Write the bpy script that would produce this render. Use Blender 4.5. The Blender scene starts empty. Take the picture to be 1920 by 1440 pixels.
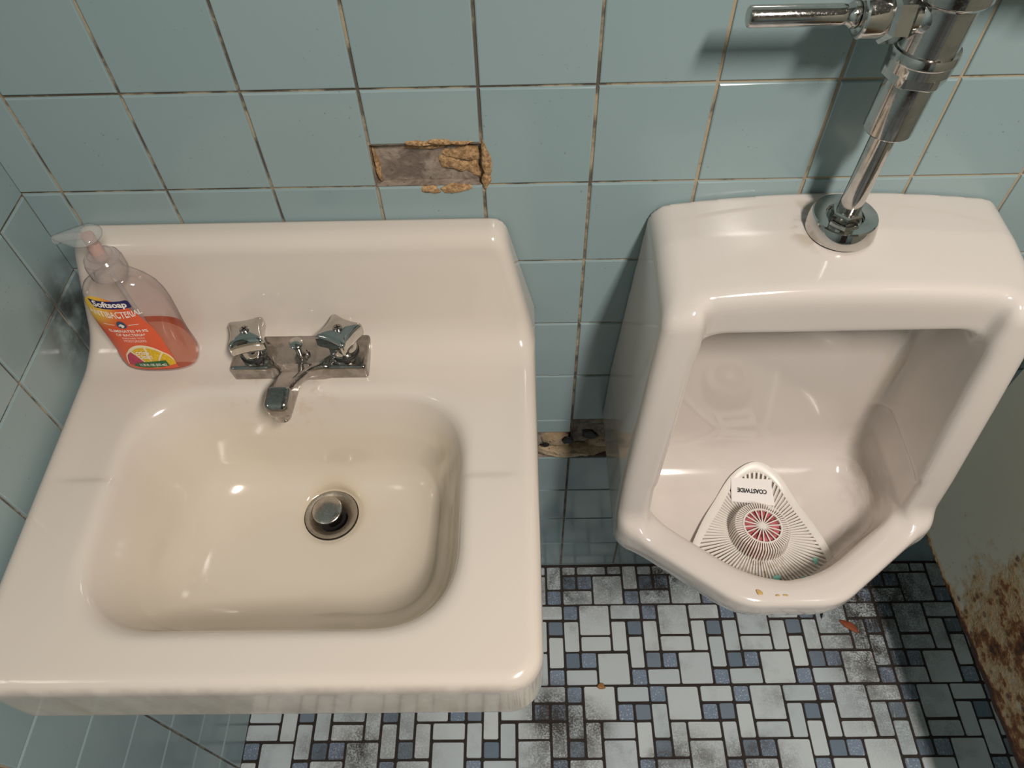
import bpy, bmesh, math, random
import numpy as np
from mathutils import Vector, Matrix

random.seed(7); rng = np.random.default_rng(7)
SC = bpy.context.scene
COL = SC.collection
PI = math.pi

# ------------------------------------------------------------------ helpers
def srgb(r, g, b):
    def f(c):
        c /= 255.0
        return c/12.92 if c <= .04045 else ((c+.055)/1.055)**2.4
    return (f(r), f(g), f(b), 1.0)

def tag(o, label, cat, group=None, kind=None):
    if label: o['label'] = label
    if cat: o['category'] = cat
    if group: o['group'] = group
    if kind: o['kind'] = kind
    return o

def wloc(o):
    v = Vector((0, 0, 0))
    while o is not None:
        v += o.location; o = o.parent
    return v

def thing(name, label, cat, loc, group=None):
    o = bpy.data.objects.new(name, None); COL.objects.link(o)
    o.location = loc; o.empty_display_size = .02
    return tag(o, label, cat, group)

def link_mesh(name, me, mats, parent=None, origin=None):
    """link ONE mesh object; vertices arrive in world coordinates"""
    o = bpy.data.objects.new(name, me); COL.objects.link(o)
    if not isinstance(mats, (list, tuple)): mats = [mats]
    for m in mats: me.materials.append(m)
    if parent is not None:
        o.parent = parent
        me.transform(Matrix.Translation(-wloc(parent)))
    elif origin is not None:
        me.transform(Matrix.Translation(-Vector(origin))); o.location = origin
    return o

def obj(name, bm, mats, parent=None, smooth=None, origin=None):
    """smooth: None flat, else auto-smooth angle in degrees"""
    bmesh.ops.recalc_face_normals(bm, faces=bm.faces)
    me = bpy.data.meshes.new(name)
    if smooth is not None:
        for f in bm.faces: f.smooth = True
        a = math.radians(smooth)
        for e in bm.edges:
            e.smooth = not (len(e.link_faces) == 2 and e.calc_face_angle(0) > a)
    bm.to_mesh(me); bm.free()
    return link_mesh(name, me, mats, parent, origin)

def lathe(bm, prof, n=48, M=None, mi=0, close=False):
    """prof: list of (r, h) revolved round local z, then placed by M"""
    M = M or Matrix.Identity(4)
    rings = []
    for r, h in prof:
        if r < 1e-6:
            rings.append([bm.verts.new(M @ Vector((0, 0, h)))])
        else:
            rings.append([bm.verts.new(M @ Vector((r*math.cos(2*PI*i/n), r*math.sin(2*PI*i/n), h))) for i in range(n)])
    for a, b in zip(rings[:-1], rings[1:]):
        for i in range(n):
            j = (i+1) % n
            if len(a) == 1 and len(b) == 1: continue
            if len(a) == 1: f = bm.faces.new((a[0], b[i], b[j]))
            elif len(b) == 1: f = bm.faces.new((a[i], a[j], b[0]))
            else: f = bm.faces.new((a[i], a[j], b[j], b[i]))
            f.material_index = mi
    return bm

def prism(bm, poly, h0, h1, M=None, mi=0, bev=0):
    """closed 2-D polygon extruded along local z, with a chamfer"""
    M = M or Matrix.Identity(4)
    n = len(poly)
    cx = sum(p[0] for p in poly)/n; cy = sum(p[1] for p in poly)/n
    def ring(h, ins):
        out = []
        for x, y in poly:
            d = math.hypot(x-cx, y-cy) or 1
            k = max(0, (d-ins)/d)
            out.append(bm.verts.new(M @ Vector((cx+(x-cx)*k, cy+(y-cy)*k, h))))
        return out
    levels = [(h0, bev), (h0+bev, 0), (h1-bev, 0), (h1, bev)] if bev else [(h0, 0), (h1, 0)]
    rs = [ring(*l) for l in levels]
    fs = [bm.faces.new(rs[0][::-1]), bm.faces.new(rs[-1])]
    for a, b in zip(rs[:-1], rs[1:]):
        for i in range(n):
            fs.append(bm.faces.new((a[i], a[(i+1) % n], b[(i+1) % n], b[i])))
    for f in fs: f.material_index = mi
    return bm

def box(bm, x0, x1, y0, y1, z0, z1, mi=0, bev=0, M=None):
    return prism(bm, [(x0, y0), (x1, y0), (x1, y1), (x0, y1)], z0, z1, M, mi, bev)

def tube(bm, pts, rad, n=12, mi=0, caps=True):
    pts = [Vector(p) for p in pts]; rings = []
    for i, p in enumerate(pts):
        d = (pts[min(i+1, len(pts)-1)] - pts[max(i-1, 0)]).normalized()
        u = d.orthogonal().normalized() if i == 0 else (u - d*u.dot(d)).normalized()
        v = d.cross(u); r = rad[i] if isinstance(rad, (list, tuple)) else rad
        rings.append([bm.verts.new(p + (u*math.cos(2*PI*k/n) + v*math.sin(2*PI*k/n))*r) for k in range(n)])
    for a, b in zip(rings[:-1], rings[1:]):
        for k in range(n):
            bm.faces.new((a[k], a[(k+1) % n], b[(k+1) % n], b[k])).material_index = mi
    if caps:
        bm.faces.new(rings[0][::-1]).material_index = mi; bm.faces.new(rings[-1]).material_index = mi
    return bm

AX = lambda loc, rx=0, ry=0, rz=0: Matrix.Translation(loc) @ Matrix.Rotation(rz, 4, 'Z') @ Matrix.Rotation(ry, 4, 'Y') @ Matrix.Rotation(rx, 4, 'X')

# ---- implicit-surface modelling: smooth blends, then surface nets, then exact projection
def smin(a, b, k):
    h = np.clip(.5 + .5*(b-a)/k, 0, 1)
    return b*(1-h) + a*h - k*h*(1-h)
def smax(a, b, k): return -smin(-a, -b, k)
def rr2(x, y, cx, cy, hx, hy, r):
    qx = np.abs(x-cx)-hx+r; qy = np.abs(y-cy)-hy+r
    return np.hypot(np.maximum(qx, 0), np.maximum(qy, 0)) + np.minimum(np.maximum(qx, qy), 0) - r

def nets(f, lo, hi, h, it=4):
    lo = np.array(lo, float); n = np.ceil((np.array(hi)-lo)/h).astype(int)+1
    xs = [lo[i]+h*np.arange(n[i]) for i in range(3)]
    X, Y, Z = np.meshgrid(*xs, indexing='ij', sparse=True)
    F = f(X, Y, Z) + np.zeros(tuple(n))
    S = F < 0
    c = np.zeros(tuple(n-1), dtype=np.int8)
    for dx in (0, 1):
        for dy in (0, 1):
            for dz in (0, 1):
                c += S[dx:n[0]-1+dx, dy:n[1]-1+dy, dz:n[2]-1+dz]
    act = (c > 0) & (c < 8)
    idx = -np.ones(act.shape, dtype=np.int64); cells = np.argwhere(act); idx[act] = np.arange(len(cells))
    P = np.zeros((len(cells), 3)); cnt = np.zeros(len(cells))
    corners = [(a, b, d) for a in (0, 1) for b in (0, 1) for d in (0, 1)]
    for i, a in enumerate(corners):
        for b in corners[i+1:]:
            if sum(abs(p-q) for p, q in zip(a, b)) != 1: continue
            fa = F[cells[:, 0]+a[0], cells[:, 1]+a[1], cells[:, 2]+a[2]]
            fb = F[cells[:, 0]+b[0], cells[:, 1]+b[1], cells[:, 2]+b[2]]
            m = (fa < 0) != (fb < 0)
            t = np.where(m, fa/np.where(m, fa-fb, 1), 0)
            pa = np.array(a, float); pb = np.array(b, float)
            P[m] += pa + t[m][:, None]*(pb-pa); cnt[m] += 1
    P = lo + h*(cells + P/cnt[:, None])
    e = h*.05
    g1 = lambda p: f(p[:, 0], p[:, 1], p[:, 2])
    for _ in range(it):
        v = g1(P); G = np.zeros_like(P)
        for k in range(3):
            q = P.copy(); q[:, k] += e; r = P.copy(); r[:, k] -= e
            G[:, k] = (g1(q)-g1(r))/(2*e)
        st = -(v/np.maximum((G**2).sum(1), 1e-6))[:, None]*G
        L = np.linalg.norm(st, axis=1, keepdims=True)
        P += st*np.minimum(1, .5*h/np.maximum(L, 1e-9))
    quads = []
    for ax in range(3):
        b, d = [(1, 2), (2, 0), (0, 1)][ax]
        sl = [slice(0, None)]*3
        A = [slice(None)]*3; B = [slice(None)]*3
        A[ax] = slice(0, n[ax]-1); B[ax] = slice(1, n[ax])
        sa = S[tuple(A)]; sb = S[tuple(B)]
        E = np.argwhere(sa != sb)
        E = E[(E[:, b] > 0) & (E[:, d] > 0) & (E[:, b] < n[b]-1) & (E[:, d] < n[d]-1)]
        flip = sa[E[:, 0], E[:, 1], E[:, 2]]
        def at(ob, od):
            q = E.copy(); q[:, b] -= ob; q[:, d] -= od
            return idx[q[:, 0], q[:, 1], q[:, 2]]
        Q = np.stack([at(1, 1), at(0, 1), at(0, 0), at(1, 0)], 1)
        Q[~flip] = Q[~flip][:, ::-1]
        quads.append(Q)
    return P, np.concatenate(quads)

def net_obj(name, f, lo, hi, h, mat, parent=None):
    P, Q = nets(f, lo, hi, h)
    me = bpy.data.meshes.new(name)
    me.from_pydata(P.tolist(), [], Q.tolist()); me.validate(); me.update()
    me.shade_smooth()
    return link_mesh(name, me, mat, parent)

# ---- lettering: flat glyph mesh, mapped by a function (u right, v up) -> world point
_dg = None
def text_mesh(name, txt, size, fn, mat, parent=None, width=None, bold=0.0, tri=None, shear=0.0):
    cu = bpy.data.curves.new('t', 'FONT'); cu.body = txt; cu.size = size; cu.offset = bold
    cu.align_x = 'CENTER'; cu.align_y = 'CENTER'; cu.resolution_u = 3; cu.shear = shear
    o = bpy.data.objects.new('t', cu); COL.objects.link(o)
    bpy.context.view_layer.update()
    dg = bpy.context.evaluated_depsgraph_get()
    me = bpy.data.meshes.new_from_object(o.evaluated_get(dg))
    bpy.data.objects.remove(o); bpy.data.curves.remove(cu)
    bm = bmesh.new(); bm.from_mesh(me); bpy.data.meshes.remove(me)
    if bm.verts:
        w = max(v.co.x for v in bm.verts)-min(v.co.x for v in bm.verts)
        k = width/w if width else 1
        for v in bm.verts: v.co = Vector(fn(v.co.x*k, v.co.y))
    me = bpy.data.meshes.new(name); bm.to_mesh(me); bm.free()
    return link_mesh(name, me, mat, parent)

# ------------------------------------------------------------------ node materials
class NT:
    def __init__(s, name):
        s.m = bpy.data.materials.new(name); s.m.use_nodes = True
        s.t = s.m.node_tree; s.t.nodes.clear()
        s.out = s.n('ShaderNodeOutputMaterial')
    def n(s, typ, **kw):
        nd = s.t.nodes.new(typ)
        for k, v in kw.items(): setattr(nd, k, v)
        return nd
    def put(s, sock, v):
        if v is None: return
        if isinstance(v, bpy.types.NodeSocket): s.t.links.new(v, sock)
        else: sock.default_value = v
    def pos(s): return s.n('ShaderNodeNewGeometry').outputs['Position']
    def sep(s, v):
        q = s.n('ShaderNodeSeparateXYZ'); s.put(q.inputs[0], v); return q.outputs
    def noise(s, scale, detail=3, rough=.5, vec=None, dist=0, dim='3D', out='Fac'):
        q = s.n('ShaderNodeTexNoise', noise_dimensions=dim)
        q.inputs['Scale'].default_value = scale; q.inputs['Detail'].default_value = detail
        q.inputs['Roughness'].default_value = rough; q.inputs['Distortion'].default_value = dist
        s.put(q.inputs['Vector'], vec if vec is not None else s.pos())
        return q.outputs[out]
    def scaled(s, sx, sy, sz):
        q = s.n('ShaderNodeVectorMath', operation='MULTIPLY'); s.put(q.inputs[0], s.pos()); q.inputs[1].default_value = (sx, sy, sz)
        return q.outputs[0]
    def voro(s, scale, feature='F1', vec=None, out='Distance'):
        q = s.n('ShaderNodeTexVoronoi', feature=feature); q.inputs['Scale'].default_value = scale
        s.put(q.inputs['Vector'], vec if vec is not None else s.pos()); return q.outputs[out]
    def math(s, op, a, b=None, c=None, clamp=False):
        q = s.n('ShaderNodeMath', operation=op); q.use_clamp = clamp
        s.put(q.inputs[0], a); s.put(q.inputs[1], b); s.put(q.inputs[2], c); return q.outputs[0]
    def rng(s, v, a, b, c=0.0, d=1.0, smooth=True):
        q = s.n('ShaderNodeMapRange', interpolation_type='SMOOTHSTEP' if smooth else 'LINEAR')
        s.put(q.inputs[0], v)
        for i, k in enumerate((a, b, c, d)): s.put(q.inputs[1+i], k)
        return q.outputs[0]
    def mix(s, f, a, b, blend='MIX'):
        q = s.n('ShaderNodeMix', data_type='RGBA', blend_type=blend)
        s.put(q.inputs[0], f); s.put(q.inputs[6], a); s.put(q.inputs[7], b); return q.outputs[2]
    def blob(s, c, r0, r1):
        q = s.n('ShaderNodeVectorMath', operation='DISTANCE'); s.put(q.inputs[0], s.pos()); q.inputs[1].default_value = c
        return s.rng(q.outputs['Value'], r1, r0)
    def attr(s, name): return s.n('ShaderNodeAttribute', attribute_name=name).outputs['Fac']
    def bump(s, h, strength=.3, dist=.001):
        q = s.n('ShaderNodeBump'); q.inputs['Strength'].default_value = strength; q.inputs['Distance'].default_value = dist
        s.put(q.inputs['Height'], h); return q.outputs[0]
    def bsdf(s, base, rough=.4, metal=0.0, normal=None, **kw):
        q = s.n('ShaderNodeBsdfPrincipled')
        s.put(q.inputs['Base Color'], base); s.put(q.inputs['Roughness'], rough); s.put(q.inputs['Metallic'], metal)
        if normal is not None: s.put(q.inputs['Normal'], normal)
        for k, v in kw.items(): s.put(q.inputs[k], v)
        return q.outputs[0]
    def done(s, sh): s.t.links.new(sh, s.out.inputs[0]); return s.m

def simple(name, col, rough=.4, metal=0.0, nscale=80, namp=.12, **kw):
    t = NT(name); n = t.noise(nscale, 4)
    dark = tuple(c*(1-namp) for c in col[:3])+(1,)
    return t.done(t.bsdf(t.mix(n, dark, col), rough, metal, **kw))

# --- tile and grout
def mat_tile():
    t = NT('teal_wall_tile')
    r = t.attr('rnd')
    base = t.mix(r, srgb(142, 162, 165), srgb(150, 168, 170))
    n = t.noise(6, 3); base = t.mix(t.math('MULTIPLY', n, .25), base, srgb(130, 154, 159))
    sp = t.rng(t.noise(260, 2, .6), .70, .76)
    ms = t.math('MULTIPLY', sp, t.rng(t.noise(14, 2), .48, .62))
    base = t.mix(t.math('MULTIPLY', ms, .55), base, srgb(70, 82, 84))
    x, y, z = t.sep(t.pos())
    # dirt collected where the basin meets the corner
    d = t.math('MULTIPLY', t.blob((-.60, -.05, .845), .02, .085), t.rng(t.noise(30, 3), .2, .6))
    base = t.mix(t.math('MULTIPLY', d, .85), base, srgb(38, 36, 34))
    low = t.math('MULTIPLY', t.rng(z, .70, .20), t.rng(t.noise(5, 4, .6), .25, .75, .12, .50))  # painted shade: tiles darken towards the floor, mottled by noise
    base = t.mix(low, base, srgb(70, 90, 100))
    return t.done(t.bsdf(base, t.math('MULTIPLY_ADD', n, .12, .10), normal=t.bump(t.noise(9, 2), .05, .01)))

def mat_grout():
    t = NT('stained_grout')
    x, y, z = t.sep(t.pos())
    n = t.noise(24, 4, .6)
    right = t.rng(x, -.1, .3)
    m = t.math('SUBTRACT', n, t.math('MULTIPLY', right, .16))
    dark = t.rng(m, .40, .56)
    c = t.mix(dark, srgb(182, 164, 136), srgb(84, 76, 68))
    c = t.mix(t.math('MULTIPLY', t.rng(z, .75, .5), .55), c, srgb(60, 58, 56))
    c = t.mix(t.math('MULTIPLY', t.noise(300, 2), .4), c, srgb(120, 106, 88))
    return t.done(t.bsdf(c, .9, normal=t.bump(t.noise(500, 3), .4, .0006)))

def mat_mortar():
    t = NT('old_mortar')
    n = t.noise(45, 5, .6, dist=.6); n2 = t.noise(150, 4, .6)
    c = t.mix(t.rng(n, .35, .65), srgb(112, 98, 88), srgb(160, 146, 132))
    c = t.mix(t.rng(n2, .55, .75), c, srgb(96, 80, 68))
    return t.done(t.bsdf(c, .85, normal=t.bump(t.math('ADD', n, t.math('MULTIPLY', n2, .4)), .8, .003)))

def mat_crumb():
    t = NT('tan_crumbling_plaster')
    n2 = t.noise(220, 4, .7)
    c = t.mix(t.rng(n2, .35, .65), srgb(136, 104, 70), srgb(196, 160, 118))
    return t.done(t.bsdf(c, .95, normal=t.bump(n2, .8, .002)))

def mat_plaster():
    t = NT('pale_broken_plaster')
    n = t.noise(40, 4, .6); n2 = t.noise(160, 4, .7)
    c = t.mix(t.rng(n, .35, .65), srgb(150, 128, 100), srgb(190, 170, 142))
    c = t.mix(t.rng(n2, .58, .7), c, srgb(78, 60, 46))
    return t.done(t.bsdf(c, .9, normal=t.bump(n2, .6, .002)))

# --- floor
def floor_dirt(t):
    big = t.noise(7, 4, .6)
    x, y, z = t.sep(t.pos())
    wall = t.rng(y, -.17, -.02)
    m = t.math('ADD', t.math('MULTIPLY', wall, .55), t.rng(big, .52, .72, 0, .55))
    for c, r0, r1, k in (((-.01, -.36, 0), .02, .12, .75), ((-.03, -.28, 0), .01, .07, .8), ((.05, -.31, 0), .01, .06, .4), ((.22, -.38, 0), .02, .10, .5), ((.35, -.40, 0), .02, .10, .45), ((.56, -.16, 0), .02, .12, .55), ((.60, -.28, 0), .03, .13, .5), ((-.35, -.36, 0), .05, .16, .45), ((.66, -.12, 0), .03, .16, .6)):
        m = t.math('ADD', m, t.math('MULTIPLY', t.blob(c, r0, r1), k))
    fine = t.noise(300, 3, .7)
    med = t.noise(34, 4, .6)
    v = t.math('ADD', t.math('MULTIPLY', fine, .55), t.math('MULTIPLY', med, .45))
    d = t.math('MULTIPLY', m, t.rng(v, .34, .58))
    return t.math('MINIMUM', d, .93)

def mat_mosaic(name, a, b, speck=None, sheen=.35):
    t = NT(name)
    r = t.attr('rnd')
    c = t.mix(r, a, b)
    c = t.mix(t.math('MULTIPLY', t.noise(420, 3, .6), .18), c, srgb(120, 124, 124))
    if speck is not None:
        c = t.mix(t.rng(t.noise(330, 2, .6), .58, .66), c, speck)
    # pale scuff lines on the right of the floor
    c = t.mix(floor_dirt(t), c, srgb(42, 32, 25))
    x, y, z = t.sep(t.pos())
    c = t.mix(t.math('MULTIPLY', t.rng(y, -.72, -1.0), t.rng(t.noise(4, 4, .6), .3, .6, .2, .75)), c, srgb(34, 30, 28))  # floor out of view painted darker so the chrome mirrors something dark
    w = t.noise(3, 2, .5, vec=t.scaled(60, 5, 1)); w2 = t.noise(1, 1, .5, vec=t.scaled(90, 16, 1))
    sc = t.math('MULTIPLY', t.rng(t.math('ABSOLUTE', t.math('SUBTRACT', w2, .5)), .012, .0), t.rng(x, .45, .62))
    c = t.mix(t.math('MULTIPLY', sc, .5), c, srgb(190, 188, 180))
    return t.done(t.bsdf(c, t.math('MULTIPLY_ADD', t.noise(150, 2), .25, sheen), normal=t.bump(t.noise(300, 3, .6), .35, .0006)))

def mat_floor_grout():
    t = NT('black_floor_grout'); n = t.noise(90, 4)
    return t.done(t.bsdf(t.mix(n, srgb(20, 17, 16), srgb(58, 46, 40)), .85))

# --- porcelain
def mat_porcelain_sink():
    t = NT('ivory_sink_porcelain')
    c = srgb(214, 203, 192)
    x, y, z = t.sep(t.pos())
    inb = t.math('MULTIPLY', t.rng(z, .792, .74), t.rng(y, -.02, -.10))
    c = t.mix(t.math('MULTIPLY', inb, .55), c, srgb(209, 197, 177))
    # yellow-brown water staining on the steep right side and round the drain
    rs = t.math('MULTIPLY', t.rng(x, -.190, -.155), inb)
    st = t.math('MULTIPLY', rs, t.rng(t.noise(2.2, 4, .6, vec=t.scaled(30, 9, 5)), .40, .62))
    c = t.mix(t.math('MULTIPLY', st, .45), c, srgb(180, 164, 130))
    dr = t.blob((-.304, -.206, .664), .03, .048)
    c = t.mix(t.math('MULTIPLY', dr, .30), c, srgb(196, 172, 126))
    fa = t.math('MULTIPLY', t.blob((-.345, -.118, .80), .03, .085), t.rng(t.noise(70, 4), .5, .66))
    c = t.mix(t.math('MULTIPLY', fa, .25), c, srgb(186, 160, 112))
    sp = t.math('MULTIPLY', t.rng(t.voro(38), .035, .022), t.rng(t.noise(23, 1), .62, .64))
    c = t.mix(t.math('MULTIPLY', sp, .5), c, srgb(126, 104, 84))
    ap = t.math('MULTIPLY', t.rng(y, -.444, -.4480), t.math('MULTIPLY', t.rng(t.noise(1, 4, .6, vec=t.scaled(40, 40, 20)), .3, .7), .30))  # shade of the front apron put into the colour, broken up by noise
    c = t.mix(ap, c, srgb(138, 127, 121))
    rough = t.math('MULTIPLY_ADD', t.noise(12, 3), .08, .09)
    return t.done(t.bsdf(c, rough, **{'Coat Weight': .3, 'Coat Roughness': .05}))

def mat_porcelain_urinal():
    t = NT('white_urinal_porcelain')
    c = srgb(214, 205, 198)
    x, y, z = t.sep(t.pos())
    ins = t.math('MULTIPLY', t.rng(y, -.13, -.10), t.rng(z, .93, .88))
    # faint yellow drips running down the back of the bowl
    wob = t.noise(1.4, 2, .5, vec=t.scaled(26, 1, 2.5))
    dp = t.math('MULTIPLY', t.rng(wob, .60, .70), t.rng(z, .60, .86))
    c = t.mix(t.math('MULTIPLY', t.math('MULTIPLY', dp, ins), .32), c, srgb(208, 182, 118))
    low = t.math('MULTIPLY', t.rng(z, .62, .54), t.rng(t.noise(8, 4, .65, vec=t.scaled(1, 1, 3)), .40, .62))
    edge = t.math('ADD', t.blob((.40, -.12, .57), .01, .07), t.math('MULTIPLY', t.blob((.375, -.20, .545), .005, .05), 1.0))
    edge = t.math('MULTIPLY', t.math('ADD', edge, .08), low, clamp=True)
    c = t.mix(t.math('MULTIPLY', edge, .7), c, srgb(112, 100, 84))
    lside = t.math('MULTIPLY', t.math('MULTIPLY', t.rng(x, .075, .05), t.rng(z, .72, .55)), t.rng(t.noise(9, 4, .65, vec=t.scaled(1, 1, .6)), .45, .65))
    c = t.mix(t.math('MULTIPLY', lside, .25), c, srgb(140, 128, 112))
    ring = t.math('MULTIPLY', t.blob((.232, -.052, .965), .030, .046), t.rng(t.noise(50, 4), .42, .6))
    c = t.mix(t.math('MULTIPLY', ring, .45), c, srgb(150, 132, 106))
    return t.done(t.bsdf(c, t.math('MULTIPLY_ADD', t.noise(10, 3), .06, .08), **{'Coat Weight': .3, 'Coat Roughness': .04}))

# --- metals
def mat_chrome(name, rough=.08, dirt=0.0, tint=(205, 202, 198)):
    t = NT(name)
    n = t.noise(60, 4, .6); f = t.noise(500, 2, .6)
    c = t.mix(t.math('MULTIPLY', t.rng(n, .45, .7), .25+dirt*.5), srgb(*tint), srgb(120, 114, 106))
    if dirt:
        c = t.mix(t.math('MULTIPLY', t.rng(t.noise(35, 4, .65), .47, .62), dirt), c, srgb(74, 60, 50))
    r = t.math('MULTIPLY_ADD', t.rng(f, .45, .75), .10+dirt*.25, rough)
    return t.done(t.bsdf(c, r, t.math('SUBTRACT', 1.0, t.math('MULTIPLY', t.rng(n, .5, .75), dirt*.5))))

# --- rusty paint
def mat_rust():
    t = NT('rusty_painted_steel')
    x, y, z = t.sep(t.pos())
    n = t.noise(20, 5, .62, dist=.2); n2 = t.noise(75, 4, .65); n3 = t.noise(5, 3, .5)
    # rust is worst low down towards the front, and along the bottom edge
    drive = t.math('ADD', t.rng(y, -.11, -.29, 0, .32), t.rng(z, .80, .40, -.26, .08))
    v = t.math('ADD', t.math('ADD', t.math('MULTIPLY', n, .45), t.math('MULTIPLY', n2, .55)), drive)
    v = t.math('ADD', v, t.math('MULTIPLY', t.math('SUBTRACT', n3, .5), .35))
    v = t.math('ADD', v, t.rng(z, .322, .304, 0, .36))
    paint = t.mix(t.noise(3, 3), srgb(196, 193, 178), srgb(180, 178, 163))
    stain = t.mix(t.math('MULTIPLY', t.rng(v, .62, .84), .8), paint, srgb(166, 130, 74))
    light = t.mix(t.noise(70, 4), srgb(138, 84, 40), srgb(98, 58, 28))
    c = t.mix(t.rng(v, .84, .93), stain, light)
    c = t.mix(t.rng(v, .93, 1.03), c, t.mix(t.noise(120, 3), srgb(76, 44, 26), srgb(44, 28, 20)))
    sp = t.math('MULTIPLY', t.rng(t.voro(52), .30, .16), t.rng(v, .64, .76))
    c = t.mix(t.math('MULTIPLY', sp, .8), c, srgb(84, 48, 24))
    h = t.math('MULTIPLY', t.rng(v, .72, .95), t.math('ADD', .4, n2))
    return t.done(t.bsdf(c, t.rng(v, .7, .95, .38, .8), normal=t.bump(h, .40, .003)))

# --- clear plastics: transparent sheet with fresnel gloss and darker grazing edge
def mat_clear(name, face, edge, gloss=.06, power=.5, frost=0.0, frostcol=(215, 200, 195)):
    t = NT(name)
    lw = t.n('ShaderNodeLayerWeight'); lw.inputs['Blend'].default_value = power
    tc = t.mix(t.rng(lw.outputs['Facing'], .55, 1.0), face, edge)
    tr = t.n('ShaderNodeBsdfTransparent'); t.put(tr.inputs[0], tc)
    base = tr.outputs[0]
    if frost:
        df = t.n('ShaderNodeBsdfDiffuse'); t.put(df.inputs[0], t.mix(t.noise(90, 2), srgb(*frostcol), srgb(*[c*.94 for c in frostcol])))
        m = t.n('ShaderNodeMixShader'); m.inputs[0].default_value = frost
        t.t.links.new(base, m.inputs[1]); t.t.links.new(df.outputs[0], m.inputs[2]); base = m.outputs[0]
    gl = t.n('ShaderNodeBsdfGlossy'); gl.inputs['Roughness'].default_value = gloss
    fr = t.math('MULTIPLY_ADD', t.math('POWER', lw.outputs['Facing'], 4.0), .45, .035)
    m2 = t.n('ShaderNodeMixShader'); t.put(m2.inputs[0], fr)
    t.t.links.new(base, m2.inputs[1]); t.t.links.new(gl.outputs[0], m2.inputs[2])
    return t.done(m2.outputs[0])

M = {}
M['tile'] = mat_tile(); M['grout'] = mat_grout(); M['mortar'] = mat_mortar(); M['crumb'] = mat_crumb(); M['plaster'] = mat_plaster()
M['f_white'] = mat_mosaic('pale_mosaic', srgb(186, 197, 203), srgb(206, 213, 215))
M['f_blue'] = mat_mosaic('blue_mosaic', srgb(98, 116, 134), srgb(116, 131, 146))
M['f_speck'] = mat_mosaic('speckled_blue_mosaic', srgb(112, 130, 152), srgb(124, 140, 162), srgb(190, 196, 202))
M['f_grout'] = mat_floor_grout()
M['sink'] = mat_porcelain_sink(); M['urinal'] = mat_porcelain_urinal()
M['chrome'] = mat_chrome('bright_chrome', .05)
M['chrome_valve'] = mat_chrome('worn_chrome', .09, .12)
M['chrome_dirty'] = mat_chrome('grimy_chrome', .12, .32, (178, 172, 167))
M['drain'] = mat_chrome('dull_drain_metal', .42, .16, (206, 194, 178)); M['stopper'] = mat_chrome('brushed_stopper', .22, .10, (200, 194, 186))
M['black'] = simple('black_rubber', srgb(24, 22, 21), .6)
M['rust'] = mat_rust()
M['bottle'] = mat_clear('clear_bottle_plastic', (.975, .965, .97, 1), (.50, .49, .54, 1), .05)
M['pump'] = mat_clear('clear_pump_plastic', (.95, .95, .95, 1), (.55, .60, .62, 1), .08, frost=.22, frostcol=(214, 216, 214))
M['collar'] = mat_clear('frosted_collar_plastic', (.92, .91, .92, 1), (.55, .54, .58, 1), .12, frost=.26)
M['stem'] = mat_clear('pinkish_stem_plastic', (.95, .86, .84, 1), (.8, .7, .68, 1), .15, frost=.55, frostcol=(226, 190, 180))
M['liquid'] = mat_clear('orange_soap_liquid', (.96, .70, .60, 1), (.86, .46, .34, 1), .05, frost=.22, frostcol=(214, 108, 82))
M['white_text'] = simple('white_print', srgb(244, 234, 224), .5, namp=.04)
M['navy'] = simple('navy_print', srgb(30, 30, 92), .4)
M['teal_print'] = simple('blue_grey_print', srgb(52, 74, 104), .4)
M['green'] = simple('green_print', srgb(38, 112, 62), .4, nscale=300, namp=.3)
M['black_text'] = simple('black_print', srgb(30, 30, 34), .5)
def mat_vinyl():
    t = NT('white_vinyl')
    c = t.mix(t.noise(80, 3), srgb(232, 227, 220), srgb(222, 216, 208))
    d = t.math('MULTIPLY', t.blob((.245, -.258, .53), .012, .075), t.rng(t.noise(130, 4, .65), .46, .62))
    c = t.mix(t.math('MULTIPLY', d, .75), c, srgb(160, 138, 86))
    return t.done(t.bsdf(c, .35))
M['mat_vinyl'] = mat_vinyl()
M['mat_tag'] = simple('white_tag', srgb(236, 232, 230), .4, namp=.02)
M['leaf'] = simple('brown_leaf', srgb(150, 74, 36), .7, nscale=300, namp=.4)
M['chip'] = simple('tan_chip', srgb(176, 124, 68), .7, nscale=300, namp=.4)
M['yellow_bit'] = simple('yellow_bit', srgb(206, 170, 100), .6, nscale=400, namp=.3)
M['brown_bit'] = simple('brown_bit', srgb(124, 94, 62), .7, nscale=400, namp=.4)
M['teal_bit'] = simple('turquoise_bit', srgb(150, 226, 212), .5, nscale=400, namp=.2)
M['ceil'] = simple('white_ceiling_paint', srgb(188, 182, 172), .8)
M['cream'] = simple('tan_wall_paint', srgb(150, 138, 122), .7)

def mat_label():
    """orange label with a yellow glow at its upper left; object coordinates come from the UV map (metres)"""
    t = NT('orange_soap_label')
    uv = t.n('ShaderNodeUVMap', uv_map='UVMap').outputs[0]
    q = t.n('ShaderNodeVectorMath', operation='DISTANCE'); t.put(q.inputs[0], uv); q.inputs[1].default_value = (-.036, .112, 0)
    g = t.rng(q.outputs['Value'], .040, .014)
    c = t.mix(t.noise(25, 2), srgb(232, 98, 56), srgb(222, 84, 46))
    c = t.mix(g, c, srgb(232, 190, 70))
    return t.done(t.bsdf(c, .35))
M['label'] = mat_label()

def mat_fruit(name, a, b):
    t = NT(name); v = t.voro(420); return t.done(t.bsdf(t.mix(t.rng(v, .1, .6), a, b), .4))
M['lemon'] = mat_fruit('lemon_print', srgb(240, 206, 40), srgb(222, 176, 24))
M['grapefruit'] = mat_fruit('grapefruit_print', srgb(206, 70, 90), srgb(176, 50, 84))
M['pith'] = simple('pith_print', srgb(246, 226, 190), .4, namp=.04)

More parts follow.
